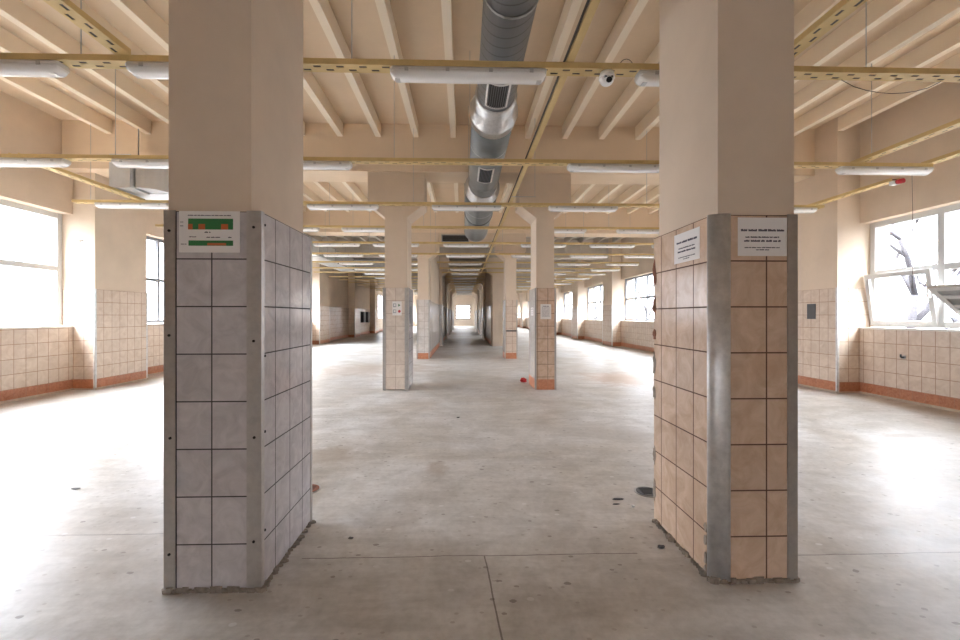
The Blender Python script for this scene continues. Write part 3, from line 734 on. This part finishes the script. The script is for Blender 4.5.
for x, z, m in ((-.045, .06, 'galv'), (-.045, -.055, 'galv')): 
    o = MB(); o.box(x - .03, x + .03, -.0025, -.0012, z - .035, z + .035); o.build('pictogram_square', m, n4)
    MB().box(x - .015, x + .018, -.0037, -.0027, z - .018, z + .022).build('pictogram_mark', 'paper', n4)
MB().prism([(.025, .035), (.065, .06), (.025, .09)], 'y', -.0025, -.0012).build('pictogram_arrow', 'green_ink', n4)
MB().prism([(.045 + .026 * math.cos(a), -.055 + .026 * math.sin(a)) for a in [k * math.pi / 6 for k in range(12)]], 'y', -.0025, -.0012).build('pictogram_disc', 'red', n4)
n5 = thing('notice', 'dark sign on the aisle side of the pictogram column', 'notice', (-1.0475, 8.62, 1.45))
MB().box(0, .006, -.17, .17, -.17, .17).build('board', 'dark', n5)
n6 = thing('notice', 'white typed notice on the column with the terracotta foot', 'notice', (1.605, 8.2475, 1.515))
MB().box(-.105, .105, -.001, 0, -.145, .145).build('sheet', 'paper', n6)
text_rows(n6, [(0, .12, .106, .014)] + [(0, .15, .086 - .02 * k, .006) for k in range(10)], 'y', seed=6)
n7 = thing('notice', 'small white label on the aisle side of the column with the terracotta foot', 'notice', (1.3935, 8.58, 1.52))
MB().box(-.002, 0, -.15, .15, -.08, .08).build('sheet', 'paper', n7)
text_rows(n7, [(0, .2, .04, .012), (0, .18, .0, .012), (0, .16, -.03, .010), (0, .17, -.05, .010), (0, .12, .06, .010)], 'x', seed=9)
br_ = thing('wall_bracket', 'dark flat bracket across the third column on the notice side', 'bracket', (1.61, 14.246, .93))
MB().box(-.17, .17, -.03, 0, -.02, .025).build('bracket_bar', 'dark', br_)
pn = thing('access_plate', 'small dark grey plate on the tiled pilaster beside the tilted sash window', 'plate', (6.936, 8.31, 1.52))
MB().box(-.012, 0, -.10, .10, -.15, .15).build('panel_board', 'dark', pn)
tp = thing('pipe_stub', 'small dark pipe stub sticking out of the tiles under the tilted sash', 'pipe stub', (7.366, 6.93, .74))
MB().tube([(0, 0, 0), (-.05, 0, 0), (-.06, 0, .01), (-.06, 0, .05)], .013, 8).build('stub', 'dark', tp)
MB().tube([(0, 0, 0), (-.008, 0, 0)], .03, 12).build('flange', 'steel', tp)
for yy, lb_ in ((31.7, 'first'), (33.2, 'second')):
    wc = thing('wall_cabinet', 'dark metal wall cabinet on the far dim left wall, %s from the front' % lb_, 'cabinet', (-7.552, yy, 1.35))
    MB().box(0, .22, 0, .7, -.4, .4).build('cabinet_body', 'dark', wc)
    MB().box(.22, .235, .03, .67, -.37, .37).build('cabinet_door', 'dark', wc)
jb = thing('junction_box', 'small dark box high on the pilaster beside the white window', 'box', (-7.15, 8.74, 4.72))
MB().box(0, .04, -.05, .05, -.06, .06).build('box_body', 'dark', jb)
hk = thing('wall_hook', 'small dark hook on the pilaster reveal beside the white window', 'hook', (-7.42, 8.5, 2.88))
MB().tube([(0, 0, 0), (0, -.04, 0), (.09, -.05, .005)], .008, 6).build('hook_bar', 'dark', hk)
sc_ = thing('security_camera', 'white dome security camera under the nearest cable tray', 'camera', (1.195, 3.52, ZT - .002))
b = MB(); prof = [(0, .055), (-.03, .062), (-.05, .066)]
b.tube([(0, 0, z) for z, _ in prof], [r for _, r in prof], 20); b.build('housing', 'white_plastic', sc_)
b = MB(); prof = [(.06 * math.cos(a), -.05 - .06 * math.sin(a)) for a in [k / 8 * math.pi / 2 * .98 for k in range(9)]]
b.tube([(0, 0, z) for r, z in prof], [max(r, .003) for r, z in prof], 20); b.build('dome', 'white_plastic', sc_)
MB().tube([(0, -.03, -.075), (.004, -.062, -.088)], .022, 12).build('lens', 'black', sc_)
MB().box(-.035, .035, -.056, -.045, -.066, -.052).build('lens_slot', 'dark', sc_)

def cable(name, label, pts, r=.004):
    t_ = thing(name, label, 'cable', pts[0]); o = Vector(pts[0])
    MB().tube([Vector(p) - o for p in pts], r, 6).build('wire', 'cable', t_); return t_
cable('hanging_cable', 'thin dark cable sagging below the nearest tray near the tilted sash window',
      [(3.24 + .11 * k, 3.57, ZT - .002 - .11 * math.sin(math.pi * k / 8) ** .7) for k in range(0, 9)], .003)
cable('cable_loop', 'small dark cable loop standing on the nearest tray', [(1.36 + .055 * math.cos(a), 3.52, ZT + .055 + .06 * math.sin(a)) for a in [(-.28 + k / 14 * 1.56) * math.pi for k in range(15)]], .003)
cable('hanging_cable', 'long thin dark cable hanging in front of the tilted sash window', [(6.19, 5.72, ZT), (6.20, 5.72, 2.9), (6.20, 5.72, 2.2), (6.205, 5.73, 1.80)], .0035)

# floor fittings and litter
def drain(x, y, label, m='dark'):
    r = thing('floor_drain', label, 'floor drain', (x, y, 0))
    MB().tube([(0, 0, 0), (0, 0, .004)], .105, 28).build('drain_rim', 'steel', r)
    MB().tube([(0, 0, .004), (0, 0, .007)], .090, 28).build('drain_cover', m, r)
    for k in range(5): MB().box(-.055, .055, -.05 + k * .024, -.044 + k * .024, .007, .009).build('slot', 'black', r)
drain(1.50, 3.43, 'round dark floor drain beside the foot of the peach-tiled column')
drain(-1.28, 3.56, 'round floor drain half hidden behind the grey-tiled column', 'rust')
def chip(name, label, cat, x, y, s, h, m, seed):
    rn = random.Random(seed); b = MB()
    bmesh.ops.create_icosphere(b.bm, subdivisions=2, radius=1)
    for v in b.bm.verts:
        k = .75 + .5 * rn.random(); v.co = Vector((v.co.x * s[0] * k, v.co.y * s[1] * k, max(0, (v.co.z * .5 + .45) * h * k)))
    o = b.build(name, m, None, (x, y, 0)); tag(o, label, cat, None, 'thing'); return o
chip('debris_chip', 'long dark splinter on the floor beside the round drain', 'debris', 1.20, 3.29, (.045, .012), .012, 'dark', 1)
chip('debris_chip', 'small white crumb on the floor in front of the round drain', 'debris', 1.27, 3.16, (.014, .014), .018, 'paper', 2)
chip('debris_chip', 'thin dark flake left of the white crumb near the round drain', 'debris', 1.16, 3.21, (.028, .008), .008, 'dark', 6)
chip('debris_chip', 'tiny dark chip on the shaded floor beside the grey-tiled column', 'debris', -.72, 2.76, (.016, .010), .012, 'dark', 3)
chip('debris_chip', 'dark flake on the bright floor outside the grey-tiled column', 'debris', -3.2, 3.62, (.035, .012), .010, 'dark', 4)
chip('debris_chip', 'tiny dark chip in the middle of the aisle before the pictogram column', 'debris', -.07, 6.0, (.022, .014), .014, 'dark', 8)
chip('debris_chip', 'dark crumb on the joint at the foot of the peach-tiled column', 'debris', 1.22, 2.60, (.025, .014), .016, 'dark', 9)
rs = thing('red_scrap', 'crumpled red scrap lying at the foot of the column with the terracotta base', 'scrap', (1.31, 9.20, 0))
b = MB(); rn = random.Random(5); bmesh.ops.create_icosphere(b.bm, subdivisions=3, radius=1)
for v in b.bm.verts:
    k = .7 + .6 * rn.random(); v.co = Vector((v.co.x * .062 * k, v.co.y * .08 * k, max(0, (v.co.z * .5 + .4) * .09 * k)))
b.build('crumpled_body', 'red', rs)

# ------------------------------------------------------------------ bare trees in the yard
def tree(x, y, h, seed, label, lean=0.0, r0=.16):
    rn = random.Random(seed); b = MB()
    def grow(p, d, ln, r, lev):
        pts = [p]; q = p.copy(); dd = d.copy()
        for k in range(3):
            dd = (dd + Vector((rn.uniform(-.18, .18), rn.uniform(-.18, .18), rn.uniform(-.02, .12)))).normalized(); q = q + dd * ln / 3; pts.append(q.copy())
        b.tube(pts, [r, r * .88, r * .76, r * .62], 7 if lev < 2 else 5)
        if lev >= 5: return
        for c in range(rn.choice((2, 3)) if lev else 3):
            a = rn.uniform(0, 6.28); nd = (dd + Vector((math.cos(a), math.sin(a), rn.uniform(.0, .5))) * rn.uniform(.45, .85)).normalized()
            grow(pts[-1 if c < 2 else 2], nd, ln * rn.uniform(.62, .82), r * rn.uniform(.5, .64), lev + 1)
    grow(Vector((0, 0, 0)), Vector((lean, 0, 1)).normalized(), h * .36, r0, 0)
    r = thing('bare_tree', label, 'tree', (x, y, -1.0), 'bare trees in the yard')
    b.build('branches', 'bark', r)
tree(15.6, 14.6, 9.0, 4, 'forked bare tree behind the upper pane above the tilted sash', r0=.17)
tree(24.0, 20.5, 8.5, 9, 'bare tree farther off in the yard behind the tilted sash window', r0=.16)
tree(19.0, 15.8, 6.0, 21, 'low bare tree by the mullion of the tilted sash window', r0=.10)
tree(15.0, 34.5, 8.0, 13, 'bare tree outside the third grey window of the notice side', r0=.15)
tree(14.5, 46.0, 8.0, 17, 'bare tree outside the fourth grey window of the notice side', r0=.15)
